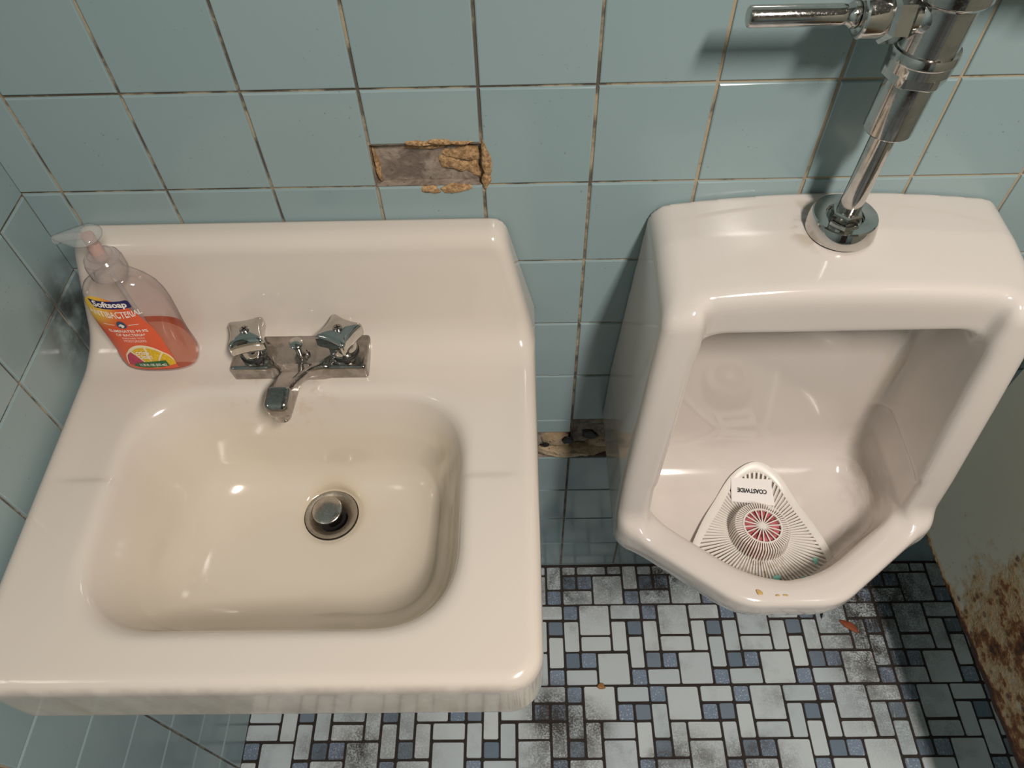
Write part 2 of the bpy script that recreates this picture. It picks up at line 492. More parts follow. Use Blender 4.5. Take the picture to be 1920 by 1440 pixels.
def mat_pink():
    t = NT('pink_deodorant_block')
    n = t.noise(160, 4, .6)
    return t.done(t.bsdf(t.mix(t.rng(n, .35, .65), srgb(140, 66, 62), srgb(206, 112, 122)), .5, normal=t.bump(n, .5, .002)))
M['pink'] = mat_pink()

# ------------------------------------------------------------------ room shell
P = .1095            # wall tile pitch
H = 9.984*P          # height of the grout line used as row zero
XL = -.592; XR = 2.0; YF = -3.0; ZC = 2.45

def set_rnd(o, vals):
    a = o.data.attributes.new('rnd', 'FLOAT', 'FACE'); a.data.foreach_set('value', np.array(vals, dtype=np.float32))

def tile_wall(name, us, vs, place, holes=(), extra=None, cuts=()):
    """us / vs: grout-line coordinates; place(u, v, h) -> world; holes: set of (i, j) cells without a tile"""
    bm = bmesh.new(); rnd = []
    def quad(pts, mi, r=0.0):
        f = bm.faces.new([bm.verts.new(place(*p)) for p in pts]); f.material_index = mi; rnd.append(r)
    def tile(u0, u1, v0, v1, r):
        g = .0013; b = .0015; h = .0022
        j = lambda s: random.uniform(-s, s)
        tl = j(.00022); tu = j(.00022)
        lo = [(u0+g+j(.0002), v0+g+j(.0002)), (u1-g+j(.0002), v0+g+j(.0002)), (u1-g+j(.0002), v1-g+j(.0002)), (u0+g+j(.0002), v1-g+j(.0002))]
        sg = [(1, 1), (-1, 1), (-1, -1), (1, -1)]
        a = [(p[0], p[1], 0) for p in lo]
        m = [(p[0]+s[0]*b*.35, p[1]+s[1]*b*.35, h*.75) for p, s in zip(lo, sg)]
        c = [(p[0]+s[0]*b, p[1]+s[1]*b, h + (-s[0])*tu + (-s[1])*tl) for p, s in zip(lo, sg)]
        quad(c, 0, r)
        for k in range(4):
            l = (k+1) % 4
            quad([a[k], a[l], m[l], m[k]], 0, r); quad([m[k], m[l], c[l], c[k]], 0, r)
    for i in range(len(us)-1):
        for j_ in range(len(vs)-1):
            u0, u1, v0, v1 = us[i], us[i+1], vs[j_], vs[j_+1]
            if u1-u0 < .004 or v1-v0 < .004: continue
            r = random.random()
            sub = [(u0, u1, v0, v1)]
            hole = holes.get((i, j_)) if holes else None
            if hole is None:
                tile(u0, u1, v0, v1, r); quad([(u0, v0, 0), (u1, v0, 0), (u1, v1, 0), (u0, v1, 0)], 1)
            else:
                h0, h1 = hole          # hole between v = h0 and v = h1, full width of the cell
                for a, b in ((v0, h0), (h1, v1)):
                    if b-a > .004:
                        tile(u0, u1, a, b, r); quad([(u0, a, 0), (u1, a, 0), (u1, b, 0), (u0, b, 0)], 1)
                D = -.007; n = 14; mm = 8
                hh = lambda p, q: (D + (.0035*(rng.random()-.5) if 0 < p < n and 0 < q < mm else -.001))
                G = [[bm.verts.new(place(u0+(u1-u0)*p/n, h0+(h1-h0)*q/mm, hh(p, q))) for q in range(mm+1)] for p in range(n+1)]
                for p in range(n):
                    for q in range(mm):
                        f = bm.faces.new((G[p][q], G[p+1][q], G[p+1][q+1], G[p][q+1])); f.material_index = 2; f.smooth = True; rnd.append(0)
                for (p0, p1) in (((u0, h0), (u1, h0)), ((u1, h0), (u1, h1)), ((u1, h1), (u0, h1)), ((u0, h1), (u0, h0))):
                    quad([(p0[0], p0[1], D-.001), (p1[0], p1[1], D-.001), (p1[0], p1[1], .0008), (p0[0], p0[1], .0008)], 2)
    me = bpy.data.meshes.new(name); bm.to_mesh(me); bm.free()
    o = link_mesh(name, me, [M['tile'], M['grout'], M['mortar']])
    set_rnd(o, rnd); o['kind'] = 'structure'
    return o

jit = lambda: random.uniform(-.0009, .0009)
cols = [XL] + [(c-5)*P + jit() for c in range(0, 29) if (c-5)*P < XR-.01] + [XR]
rows = sorted([0.0] + [H - r*P + jit()*.7 for r in range(-13, 10) if 0.01 < H-r*P < ZC-.02] + [ZC])
ci = lambda c: c+1
def row_index(z): return max(i for i, v in enumerate(rows) if v <= z+.004)
zb = rows[row_index(H-1*P)]
holes = {(ci(3), row_index(H-1*P)): (zb, zb+.0495),
         (ci(4), row_index(H-6*P)): (rows[row_index(H-6*P)], rows[row_index(H-6*P)]+.074),
         (ci(5), row_index(H-6*P)): (rows[row_index(H-6*P)], rows[row_index(H-5*P)])}
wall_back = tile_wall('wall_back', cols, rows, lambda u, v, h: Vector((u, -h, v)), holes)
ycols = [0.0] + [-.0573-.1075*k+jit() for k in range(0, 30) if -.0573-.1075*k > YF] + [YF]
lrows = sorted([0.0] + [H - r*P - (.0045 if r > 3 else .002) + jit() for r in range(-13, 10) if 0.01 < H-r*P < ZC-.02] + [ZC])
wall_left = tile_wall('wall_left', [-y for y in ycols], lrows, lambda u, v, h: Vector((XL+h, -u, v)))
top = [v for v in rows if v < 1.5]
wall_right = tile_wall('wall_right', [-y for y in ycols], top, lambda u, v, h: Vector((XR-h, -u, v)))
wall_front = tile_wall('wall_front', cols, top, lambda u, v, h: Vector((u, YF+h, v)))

def plane_obj(name, pts, mat):
    bm = bmesh.new(); bm.faces.new([bm.verts.new(p) for p in pts]); me = bpy.data.meshes.new(name); bm.to_mesh(me); bm.free()
    o = link_mesh(name, me, mat); o['kind'] = 'structure'; return o
zt = top[-1]
plane_obj('trim_1', [(XR, 0, zt), (XR, YF, zt), (XR, YF, ZC), (XR, 0, ZC)], M['cream']).name = 'wall_right_upper'
plane_obj('trim_2', [(XL, YF, zt), (XR, YF, zt), (XR, YF, ZC), (XL, YF, ZC)], M['cream']).name = 'wall_front_upper'
plane_obj('ceiling', [(XL, 0, ZC), (XR, 0, ZC), (XR, YF, ZC), (XL, YF, ZC)], M['ceil'])

bm = bmesh.new(); box(bm, -.42, .46, YF+.004, YF+.05, .004, 2.04, bev=.003); dr1 = obj('added_door_1', bm, simple('added_door_brown', srgb(56, 42, 34), .5)); dr1['kind'] = 'structure'  # unseen door, added to give the chrome a dark reflection
bm = bmesh.new(); lathe(bm, [(.0, .0), (.012, .0), (.012, .04), (.027, .05), (.027, .066), (0, .07)], 24, AX((.39, YF+.05, 1.0), rx=-PI/2)); obj('added_door_handle', bm, M['chrome'], dr1, 30)
# crumbs of old mortar squeezed out round the two gaps
def lump(bm, cx, cz, rx, rz, h, seed, n=22, rings=5, y0=-.0015, rough=.25):
    r = random.Random(seed); ph = [r.uniform(0, 6.28) for _ in range(5)]
    pr = []
    for k in range(rings):
        t = .82*k/(rings-1)
        ring = []
        for i in range(n):
            a = 2*PI*i/n
            w = 1 + rough*sum(math.sin((q+2)*a+ph[q])/(q+1.5) for q in range(5))*(1-t*.6)
            rr = (1-t)**.5*w*(1+r.uniform(-.05, .05))
            ring.append(bm.verts.new((cx+rx*rr*math.cos(a), y0-h*math.sin(t*PI/2)*(1+r.uniform(-.25, .25)) + (.001 if k == 0 else 0), cz+rz*rr*math.sin(a))))
        pr.append(ring)
    for a, b in zip(pr[:-1], pr[1:]):
        for i in range(n): bm.faces.new((a[i], a[(i+1) % n], b[(i+1) % n], b[i]))
    bm.faces.new(pr[-1])
hx0, hx1 = cols[ci(3)], cols[ci(4)]
bm = bmesh.new()
for k, (x, z, rx, rz, h) in enumerate([(hx1+.004, zb+.028, .0055, .021, .003), (hx1+.003, zb+.006, .005, .010, .003), (hx1-.030, zb-.004, .016, .006, .003), (hx1-.055, zb-.005, .012, .0045, .0025),
        (hx0+.048, zb+.052, .014, .003, .003), (hx0+.070, zb+.053, .014, .0035, .003), (hx0+.09, zb+.052, .012, .002, .003)]):
    lump(bm, x, z, rx, rz, h, 30+k)
for k, (x, z, rx, rz, h) in enumerate([(hx1-.019, zb+.034, .017, .013, .0045), (hx1-.030, zb+.022, .016, .010, .004), (hx0+.060, zb+.0445, .034, .0045, .004), (hx0+.003, zb+.02, .003, .024, .004), (hx1-.008, zb+.014, .009, .012, .003)]):
    lump(bm, x, z, rx, rz, h, 60+k, y0=.0075, rough=.4)
obj('mortar_crumbs', bm, M['crumb'], wall_back, 60)
bm = bmesh.new()
pz = rows[row_index(H-6*P)]
lump(bm, .004, pz+.018, .060, .017, .011, 91, n=40, rings=6, y0=.004, rough=.12)
lump(bm, -.020, pz+.045, .024, .020, .008, 92, n=30, y0=.006, rough=.2)
lump(bm, .05, pz+.035, .03, .02, .006, 93, n=30, y0=.007)
obj('broken_plaster', bm, M['plaster'], wall_back, 60)
bm = bmesh.new()
for k, (x, z, rx, rz) in enumerate([(-.004, pz+.055, .008, .011), (.030, pz+.058, .012, .013), (-.038, pz+.043, .005, .006)]):
    lump(bm, x, z, rx, rz, .002, 80+k, n=18, y0=-.0045 if k != 1 else .004)
obj('dark_hole', bm, M['black'], wall_back, 60)

# ---- mosaic floor: 5 x 5 unit blocks of squares, bricks and small blue tiles
U = .0312; FX0 = .0002; FY0 = -.0869
A_ = [('s', 0, 0, 1, 1), ('w', 1, 0, 2, 2), ('w', 3, 0, 2, 1), ('w', 0, 1, 1, 2), ('w', 3, 1, 1, 2), ('b', 4, 1, 1, 1), ('w', 1, 2, 2, 1), ('w', 4, 2, 1, 2), ('b', 0, 3, 1, 1), ('s', 1, 3, 1, 1), ('w', 2, 3, 2, 2), ('w', 0, 4, 2, 1), ('s', 4, 4, 1, 1)]
B_ = [('s', 0, 0, 1, 1), ('w', 1, 0, 2, 2), ('w', 3, 0, 2, 1), ('w', 0, 1, 1, 2), ('s', 3, 1, 1, 1), ('b', 4, 1, 1, 1), ('w', 1, 2, 1, 2), ('w', 2, 2, 2, 1), ('w', 4, 2, 1, 2), ('b', 0, 3, 1, 1), ('w', 2, 3, 2, 2), ('w', 0, 4, 2, 1), ('s', 4, 4, 1, 1)]
bm = bmesh.new(); rnd = []
bm.faces.new([bm.verts.new(p) for p in ((XL, 0, -.0012), (XL, YF, -.0012), (XR, YF, -.0012), (XR, 0, -.0012))]).material_index = 0; rnd.append(0)
mi = {'w': 1, 'b': 2, 's': 3}
for bi in range(-4, 14):
    for bj in range(-1, 17):
        blk = B_ if (bj == 1 and bi in (-2, -1, 0, 1)) or (bj > 1 and random.random() < .45) else A_
        for (k, ix, iy, w, h) in blk:
            x0 = FX0+(bi*5+ix)*U; y1 = FY0-(bj*5+iy)*U; x1 = x0+w*U; y0 = y1-h*U
            x0 = max(x0, XL); x1 = min(x1, XR); y1 = min(y1, -.004); y0 = max(y0, YF)
            if x1-x0 < .008 or y1-y0 < .008: continue
            r = random.random(); g = .0021; c = .0020
            j = lambda: random.uniform(-.0007, .0007)
            X0, X1, Y0, Y1 = x0+g+j(), x1-g+j(), y0+g+j(), y1-g+j()
            p = [(X0+c, Y0), (X1-c, Y0), (X1, Y0+c), (X1, Y1-c), (X1-c, Y1), (X0+c, Y1), (X0, Y1-c), (X0, Y0+c)]
            p = [(a+j()*.5, b+j()*.5) for a, b in p]
            cx, cy = (X0+X1)/2, (Y0+Y1)/2
            tilt = (random.uniform(-.012, .012), random.uniform(-.012, .012))
            lo = [bm.verts.new((a, b, -.0012)) for a, b in p]
            hi = []
            for a, b in p:
                d = math.hypot(a-cx, b-cy); k2 = (d-.0009)/d
                a2, b2 = cx+(a-cx)*k2, cy+(b-cy)*k2
                hi.append(bm.verts.new((a2, b2, (a2-cx)*tilt[0]+(b2-cy)*tilt[1])))
            f = bm.faces.new(hi); f.material_index = mi[k]; rnd.append(r)
            for q in range(8):
                f = bm.faces.new((lo[q], lo[(q+1) % 8], hi[(q+1) % 8], hi[q])); f.material_index = mi[k]; rnd.append(r)
me = bpy.data.meshes.new('floor'); bm.to_mesh(me); bm.free()
fl = link_mesh('floor', me, [M['f_grout'], M['f_white'], M['f_blue'], M['f_speck']]); fl['kind'] = 'structure'; set_rnd(fl, rnd)

# ------------------------------------------------------------------ sink
SX = -.321
def deckz(y): return .8015 + (y+.2)*.02
DRN = (-.3065, -.2125, .661)
def f_sink(x, y, z):
    xl = x-SX; dz = deckz(y)
    m = (1/(1+np.exp(-(y+.238)/.0016)))*(1/(1+np.exp((y+.150)/.02)))
    side = 1/(1+np.exp((np.abs(xl)-.236)/.006))
    top = z-dz + .0024*m*side
    fy = (y+.034)*-.973 + (z-.938)*.231
    tp = z-(.9425 + .03*y)
    prof = smin(top, smax(fy, tp, .018), .040)
    foot = rr2(xl, y, 0, -.200, .264, .2495, .034) + np.maximum(0, z-.802)*.235
    body = smax(prof, foot, .017)
    body = smax(body, .704-z, .008)
    blk = smax(rr2(xl, y, 0, -.245, .215, .165, .08), .606-z, .05)
    blk = smax(blk, z-.78, .01)
    body = smin(body, blk, .012)
    t = np.maximum(dz-z, -.02)
    t1 = np.minimum(t, .06); t2 = np.maximum(t-.06, 0)
    g = smax(xl-(.1845-.22*t1-.30*t2), -xl-(.1845-.40*t1-.40*t2), .03)
    gy = smax(y+.1295+.34*t1+.22*t2, -.3965+.30*t1+.50*t2-y, .03)
    g = smax(g, gy, .085)
    r = np.hypot(x-DRN[0], y-DRN[1])
    rr = np.maximum(r-.032, 0)
    fl_ = (DRN[2] + .05*rr + .35*rr**2) - z
    bowl = smax(g, fl_, .042)
    bowl = smin(bowl, smax(r-.0350, DRN[2]-.0006-z, .004), .006)
    f = smax(body, -bowl, .013)
    f = np.maximum(f, -smax(r-.0265, .60-z, .002))
    return smax(f, y+.0030, .003)
sink = thing('wall_hung_sink', 'ivory porcelain wall-hung sink with tall back ledge and square bowl, in the left corner', 'sink', (SX, -.2, .80))
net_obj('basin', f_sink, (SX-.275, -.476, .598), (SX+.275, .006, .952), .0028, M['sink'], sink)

# drain: flange, dark throat, tilted stopper
dr = AX((DRN[0], DRN[1], DRN[2]))
bm = bmesh.new()
lathe(bm, [(.0170, -.030), (.0175, -.010), (.0200, -.0035), (.0250, .0015), (.0290, .0036), (.0312, .0034), (.0316, .0018), (.0314, -.002)], 64, dr)
drain = obj('drain', bm, M['drain'], sink, 50)
bm = bmesh.new(); lathe(bm, [(0, -.022), (.0172, -.022), (.0172, -.024), (0, -.024)], 32, dr); obj('drain_throat', bm, M['black'], drain, 30)
bm = bmesh.new()
lathe(bm, [(.012, -.016), (.0125, .001), (.0160, .0055), (.0180, .0068), (.0180, .0082), (.0168, .0090), (.008, .0096), (0, .0098)], 48, AX((DRN[0]-.0025, DRN[1]+.0015, DRN[2]+.004), rx=.06, ry=-.10))
obj('stopper', bm, M['stopper'], drain, 40)
bm = bmesh.new(); lathe(bm, [(.0312, .0002), (.0322, .0012), (.0328, .0004), (.0326, -.001)], 64, dr); obj('drain_gasket', bm, M['black'], drain, 60)

# ------------------------------------------------------------------ faucet
FX, FY = -.3245, -.0885; FZ = deckz(FY)
faucet = thing('faucet', 'low chrome two-handle faucet with angular spout on the back of the sink', 'faucet', (FX, FY, FZ))
def f_spout(x, y, z):
    xl = x-FX
    # base bar, then a spout that rises out of its middle and reaches forward
    pl = smax(rr2(xl, y, 0, FY+.0025, .0768, .0258, .004), z-(FZ+.0195), .004)
    pl = smax(pl, FZ-.0005-z, .001)
    yy = FY-y
    xs = xl + .0045*np.clip((yy-.03)/.07, 0, 1)
    hw = .0185 - .0058*np.clip(yy/.06, 0, 1) + .022*np.clip((.045-yy)/.04, 0, 1)**2
    topz = FZ+.0195 + .034*np.clip((yy-.020)/.055, 0, 1)**.9 - .006*np.clip((yy-.075)/.025, 0, 1)
    botz = FZ-.001 + .0250*np.clip((yy-.015)/.035, 0, 1)
    sp = smax(np.abs(xs)-hw, z-topz, .006)
    sp = smax(sp, botz-z, .006)
    sp = smax(sp, smax(y-(FY+.01), (FY-.0985)-y - (z-topz)*.10, .006), .008)
    return smin(pl, sp, .014)
net_obj('spout', f_spout, (FX-.085, FY-.115, FZ-.006), (FX+.085, FY+.036, FZ+.062), .0014, M['chrome_dirty'], faucet)
# aerator below the tip
bm = bmesh.new(); lathe(bm, [(0, -.006), (.0080, -.006), (.0088, -.0045), (.0090, .006)], 32, AX((FX-.0045, FY-.0868, FZ+.022))); obj('aerator', bm, M['chrome_dirty'], faucet, 40)
def knob(cx, cy, rot, R):
    base = FZ+.0195
    bm = bmesh.new()
    lathe(bm, [(.0166, -.0005), (.0166, .0010), (.0156, .0018), (.0, .0018)], 40, AX((cx, cy, base)))
    obj('escutcheon', bm, M['black'], faucet, 40)
    hd = None
    C4 = [(.0298*math.cos(PI/2*q), .0298*math.sin(PI/2*q)) for q in range(4)]
    poly = []
    for q in range(4):
        (ax_, ay_), (bx_, by_) = C4[q], C4[(q+1) % 4]
        for i in range(16):
            t = .065+.87*(i/15); k = .0037*4*t*(1-t)
            mx, my = ax_+(bx_-ax_)*t, ay_+(by_-ay_)*t
            d = math.hypot(ax_+bx_, ay_+by_)
            poly.append((mx-(ax_+bx_)/d*k, my-(ay_+by_)/d*k))
    for _ in range(2):
        poly = [((poly[i-1][0]+2*poly[i][0]+poly[(i+1) % 64][0])/4, (poly[i-1][1]+2*poly[i][1]+poly[(i+1) % 64][1])/4) for i in range(64)]
    def outline(s, n=64): return [(x*s, y*s) for x, y in poly]
    bm = bmesh.new(); Mx = AX((cx, cy, base), rz=rot)
    lv = [(.70, .0015), (.75, .004), (.74, .010), (.70, .0145), (.80, .0168), (.965, .0195), (1.0, .0215), (1.0, .0300), (.985, .0330), (.95, .0352), (.86, .0370), (.65, .0380), (.3, .0386)]
    rings = []
    for s, h in lv:
        k = min(1, max(0, (h-.010)/.009))
        rings.append([bm.verts.new(Mx @ Vector((x*k + (.0215*s*math.cos(2*PI*i/64))*(1-k), y*k + (.0215*s*math.sin(2*PI*i/64))*(1-k), h))) for i, (x, y) in enumerate(outline(s))])
    for a, b in zip(rings[:-1], rings[1:]):
        for i in range(64): bm.faces.new((a[i], a[(i+1) % 64], b[(i+1) % 64], b[i]))
    bm.faces.new(rings[-1]); bm.faces.new(rings[0][::-1])
    hd = obj('handle', bm, M['chrome'], faucet, 35)
    bm = bmesh.new(); lathe(bm, [(.0054, .0375), (.0054, .0396), (.0044, .0404), (0, .0406)], 24, Mx)
    sc = obj('screw', bm, M['chrome_dirty'], hd, 30)
    bm = bmesh.new()
    for q in (0, PI/2): box(bm, -.0030, .0030, -.0006, .0006, .0404, .04085, M=Mx @ Matrix.Rotation(q, 4, 'Z'))
    obj('screw_slot', bm, M['black'], hd)
knob(FX-.0525, FY+.001, math.radians(13+45), 0)
knob(FX+.0500, FY+.001, math.radians(-26+45), 0)
bm = bmesh.new()
lathe(bm, [(.0036, -.004), (.0036, .010), (.0055, .0115), (.0080, .0165), (.0082, .0180), (.0070, .0190), (0, .0215)], 28, AX((FX-.001, FY-.001, FZ+.019)))
obj('pop_up_knob', bm, M['chrome_valve'], faucet, 40)
bm = bmesh.new()
for q in range(2):
    tube(bm, [(FX+.004+.004*q+.004*math.sin(t*.5), FY-.004-.022*t/12, FZ+.0200+.0006*math.sin(t)) for t in range(13)], .0012, 8)
tube(bm, [(FX+.0075+.004*math.cos(a), FY-.006+.005*math.sin(a), FZ+.0225+.004*math.cos(a)) for a in [k*2*PI/18 for k in range(19)]], .0011, 8)
obj('lift_link', bm, M['chrome_dirty'], faucet, 50)

# ------------------------------------------------------------------ soap bottle
BX, BY = -.4905, -.0785; BZ = deckz(BY)+.0004
bottle = thing('soap_bottle', 'clear pump soap bottle with orange label, nearly empty, on the left end of the sink', 'soap bottle', (BX, BY, BZ))
prof = [(0, .0400, .0190), (.0015, .0420, .0210), (.005, .0436, .0226), (.012, .0440, .0234), (.022, .0432, .0234), (.036, .0416, .0232), (.052, .0412, .0232), (.072, .0420, .0230), (.092, .0425, .0224), (.106, .0420, .0214), (.118, .0395, .0200), (.127, .0338, .0182), (.133, .0262, .0164), (.137, .0178, .0151), (.1395, .0152, .0150), (.146, .0145, .0145)]
hs = [p[0] for p in prof]
def bot_ab(h):
    return np.interp(h, hs, [p[1] for p in prof]), np.interp(h, hs, [p[2] for p in prof])
def bot_e(h): return np.interp(h, [0, .09, .137], [2.6, 2.6, 2.0])
def bot_pt(s, h, off=0.0):
    """s: signed distance across the front (metres), h: height; -> world point on the bottle front"""
    a, b = bot_ab(h); e = bot_e(h)
    u = max(-.999, min(.999, s/a))
    yy = b*(1-abs(u)**e)**(1/e)
    return Vector((BX+s, BY-yy-off, BZ+h))
def bottle_rings(bm, levels, shrink=0.0, n=72):
    rings = []
    for h in levels:
        a, b = bot_ab(h); e = bot_e(h); a -= shrink; b -= shrink
        ring = []
        for i in range(n):
            t = 2*PI*i/n; c, s = math.cos(t), math.sin(t)
            ring.append(bm.verts.new((BX+a*math.copysign(abs(c)**(2/e), c), BY+b*math.copysign(abs(s)**(2/e), s), BZ+h)))
        rings.append(ring)
    for p, q in zip(rings[:-1], rings[1:]):
        for i in range(n): bm.faces.new((p[i], p[(i+1) % n], q[(i+1) % n], q[i]))
    return rings
bm = bmesh.new()
lv = [0, .0015, .003, .005, .008, .012] + [.012+.005*k for k in range(1, 21)] + [.115, .118, .121, .124, .127, .130, .133, .135, .137, .1395, .146]
R_ = bottle_rings(bm, lv); bm.faces.new(R_[0][::-1])
bdy = obj('bottle_body', bm, M['bottle'], bottle, 70)
bm = bmesh.new()
R_ = bottle_rings(bm, [.0022, .004, .007, .012, .02, .03, .038, .044, .048], .0013)
bm.faces.new(R_[0][::-1]); bm.faces.new(R_[-1])
obj('liquid_soap', bm, M['liquid'], bottle, 50)
# label sheet on the front
bm = bmesh.new(); uvl = bm.loops.layers.uv.new('UVMap')
nr, nc = 40, 30
def lab_span(h):
    left = float(np.interp(h, [.0085, .018, .03, .06, .100, .112, .118, .122], [-.030, -.0345, -.036, -.0375, -.0375, -.036, -.032, -.024]))
    right = float(np.interp(h, [.0085, .06, .078, .092, .102, .110, .116, .120, .122], [.0258, .0258, .0235, .0195, .0150, .0090, .0010, -.0080, -.0150]))
    return left, max(right, left+.002)
h0, h1 = .0085, .1220
G = []
for r in range(nr+1):
    h = h0+(h1-h0)*r/nr; l, q = lab_span(h)
    G.append([(bm.verts.new(bot_pt(l+(q-l)*c/nc, h, .0004)), (l+(q-l)*c/nc, h)) for c in range(nc+1)])
for r in range(nr):
    for c in range(nc):
        k = [G[r][c], G[r][c+1], G[r+1][c+1], G[r+1][c]]
        f = bm.faces.new([p[0] for p in k])
        for lp, p in zip(f.loops, k): lp[uvl].uv = p[1]
label = obj('label', bm, M['label'], bottle, 80)
def decal(name, poly, mat, off, sub=3):
    bm = bmesh.new(); bm.faces.new([bm.verts.new((x, y, 0)) for x, y in poly])
    bmesh.ops.triangulate(bm, faces=bm.faces)
    for _ in range(sub): bmesh.ops.subdivide_edges(bm, edges=[e for e in bm.edges if e.calc_length() > .004], cuts=1)
    for v in bm.verts: v.co = bot_pt(v.co.x, v.co.y, off)
    return obj(name, bm, mat, label, 80)
cxl = -.0065
_bp0 = bot_pt
def lift(h): return float(np.interp(h, [.0080, .0128, .0160, .0203, .0244, .0302, .0336, .0378, .0430, .0485, .0560, .0655, .0795, .0855, .095], [.0105, .0175, .0235, .0325, .0385, .0515, .0590, .0632, .0682, .0745, .0830, .1000, .1130, .1185, .127]))
def bot_pt(s, h, off=0.0): return _bp0(s, lift(h), off)
decal('brand_panel', [(cxl-.0225, .0855), (cxl-.012, .0848), (cxl, .0845), (cxl+.012, .0850), (cxl+.0185, .0860), (cxl+.0205, .0845), (cxl+.0215, .0765), (cxl+.020, .0752), (cxl+.010, .0738), (cxl, .0733), (cxl-.010, .0736), (cxl-.0185, .0745)], M['navy'], .0007)
arc = lambda cx, cy, k: (lambda u, v: bot_pt(cx+u, cy+v+k*u*u, .0010))
text_mesh('brand_lettering', 'Softsoap', .0112, arc(cxl-.0005, .0795, 1.5), M['white_text'], label, width=.036, bold=.0004)
text_mesh('main_lettering', 'ANTIBACTERIAL', .0098, arc(cxl+.001, .0655, 4.5), M['white_text'], label, width=.056, bold=.0002)
def disc(cx, cy, r, n=20, sq=1.0): return [(cx+r*math.cos(2*PI*i/n), cy+sq*r*math.sin(2*PI*i/n)) for i in range(n)]
decal('plus_badge', disc(cxl, .0560, .0052, sq=.75), M['teal_print'], .0007, 1)
pa, pb = .0007, .0030
decal('plus_sign', [(cxl-pa, .0560-pb*.8), (cxl+pa, .0560-pb*.8), (cxl+pa, .0560-pa*.7), (cxl+pb, .0560-pa*.7), (cxl+pb, .0560+pa*.7), (cxl+pa, .0560+pa*.7), (cxl+pa, .0560+pb*.6), (cxl-pa, .0560+pb*.6), (cxl-pa, .0560+pa*.7), (cxl-pb, .0560+pa*.7), (cxl-pb, .0560-pa*.7), (cxl-pa, .0560-pa*.7)], M['white_text'], .0011, 1)
for s in (-1, 1):
    decal('rule_line', [(cxl+s*.0075, .0562), (cxl+s*.0075, .0567), (cxl+s*.0190, .0575), (cxl+s*.0190, .0570)], M['white_text'], .0007, 1)
text_mesh('claim_lettering', 'ELIMINATES 99.9%', .0052, arc(cxl+.0035, .0485, .8), M['white_text'], label, width=.042, bold=.0001)
text_mesh('claim_lettering', 'OF BACTERIA*', .0052, arc(cxl+.0035, .0430, .8), M['white_text'], label, width=.032, bold=.0001)
text_mesh('small_lettering', 'ENRICHED WITH', .0036, arc(cxl+.0042, .0378, .5), M['white_text'], label, width=.024)
text_mesh('small_lettering', 'MOISTURIZERS', .0036, arc(cxl+.0042, .0336, .5), M['white_text'], label, width=.024)
# fruit picture along the foot of the label: pale rind, pink and yellow segments, green leaf strip
def fan(c, r, a0, a1, sq, n=14): return [c] + [(c[0]+r*math.cos(a0+(a1-a0)*i/n), c[1]+sq*r*math.sin(a0+(a1-a0)*i/n)) for i in range(n+1)]
fc = (cxl+.006, .0085)
cl = lambda poly: [(max(-.0345, min(.0258, x)), max(.0088, y)) for x, y in poly]
decal('fruit_rind', cl(fan(fc, .0285, math.radians(8), math.radians(172), .76, 26)), M['pith'], .0007)
decal('grapefruit_segment', cl(fan((fc[0]-.001, fc[1]), .0262, math.radians(124), math.radians(170), .75)), M['grapefruit'], .0010)
decal('lemon_segment', cl(fan(fc, .0262, math.radians(86), math.radians(120), .75)), M['lemon'], .0010)
decal('lemon_segment', cl(fan((fc[0]+.001, fc[1]), .0262, math.radians(50), math.radians(83), .75)), M['lemon'], .0010)
decal('lemon_segment', cl(fan((fc[0]+.002, fc[1]), .0255, math.radians(10), math.radians(47), .75)), M['lemon'], .0010)
decal('leaf_strip', [(cxl-.016, .0112), (cxl-.010, .0142), (cxl, .0155), (cxl+.012, .0160), (cxl+.024, .0165), (cxl+.0250, .0110), (cxl+.015, .0098), (cxl, .0094), (cxl-.010, .0098)], M['green'], .0013)
text_mesh('scent_lettering', 'crisp', .0058, arc(cxl+.003, .0244, .4), M['white_text'], label, width=.015, bold=.0001, shear=.25)
text_mesh('scent_lettering', 'clean', .0058, arc(cxl+.004, .0203, .4), M['white_text'], label, width=.015, bold=.0001, shear=.25)
for o in [c for c in label.children if c.name.startswith('scent')]:
    o.location.y -= .0005
tm = text_mesh('volume_lettering', '11.25 FL OZ (332 mL)', .0034, (lambda u, v: bot_pt(cxl+.0075+u, .0128+v, .0017)), M['white_text'], label, width=.030, bold=.0001)

bot_pt = _bp0
# collar, stem, pump head
cz = AX((BX, BY, BZ))
bm = bmesh.new()
lathe(bm, [(.0152, .1395), (.0178, .1400), (.0186, .1420), (.0186, .1545), (.0178, .1575), (.0172, .1580), (.0172, .1600), (.0150, .1625), (.0120, .1632), (.0115, .1660), (.0085, .1672), (.0060, .1675)], 56, cz)
obj('collar', bm, M['collar'], bottle, 35)
bm = bmesh.new()
lathe(bm, [(.0066, .160), (.0066, .176), (.0060, .178), (.0060, .190), (0, .1905)], 28, cz)
obj('pump_stem', bm, M['stem'], bottle, 40)
bm = bmesh.new(); tube(bm, [(BX, BY, BZ+.139), (BX+.002, BY, BZ+.08), (BX+.008, BY, BZ+.01)], .0022, 10)
obj('dip_tube', bm, M['pump'], bottle, 40)
def tear(s, z, n=56):
    pts = []
    for i in range(n):
        a = 2*PI*i/n; c, sn = math.cos(a), math.sin(a)
        r = .0168
        x, y = r*c, r*sn
        k = max(0, -c)
        y *= 1-.55*k**1.9; x = x - .0175*k**2.2 - .0065
        pts.append(((x+.0035)*s, y*s, z))
    return pts
bm = bmesh.new()
rs = []
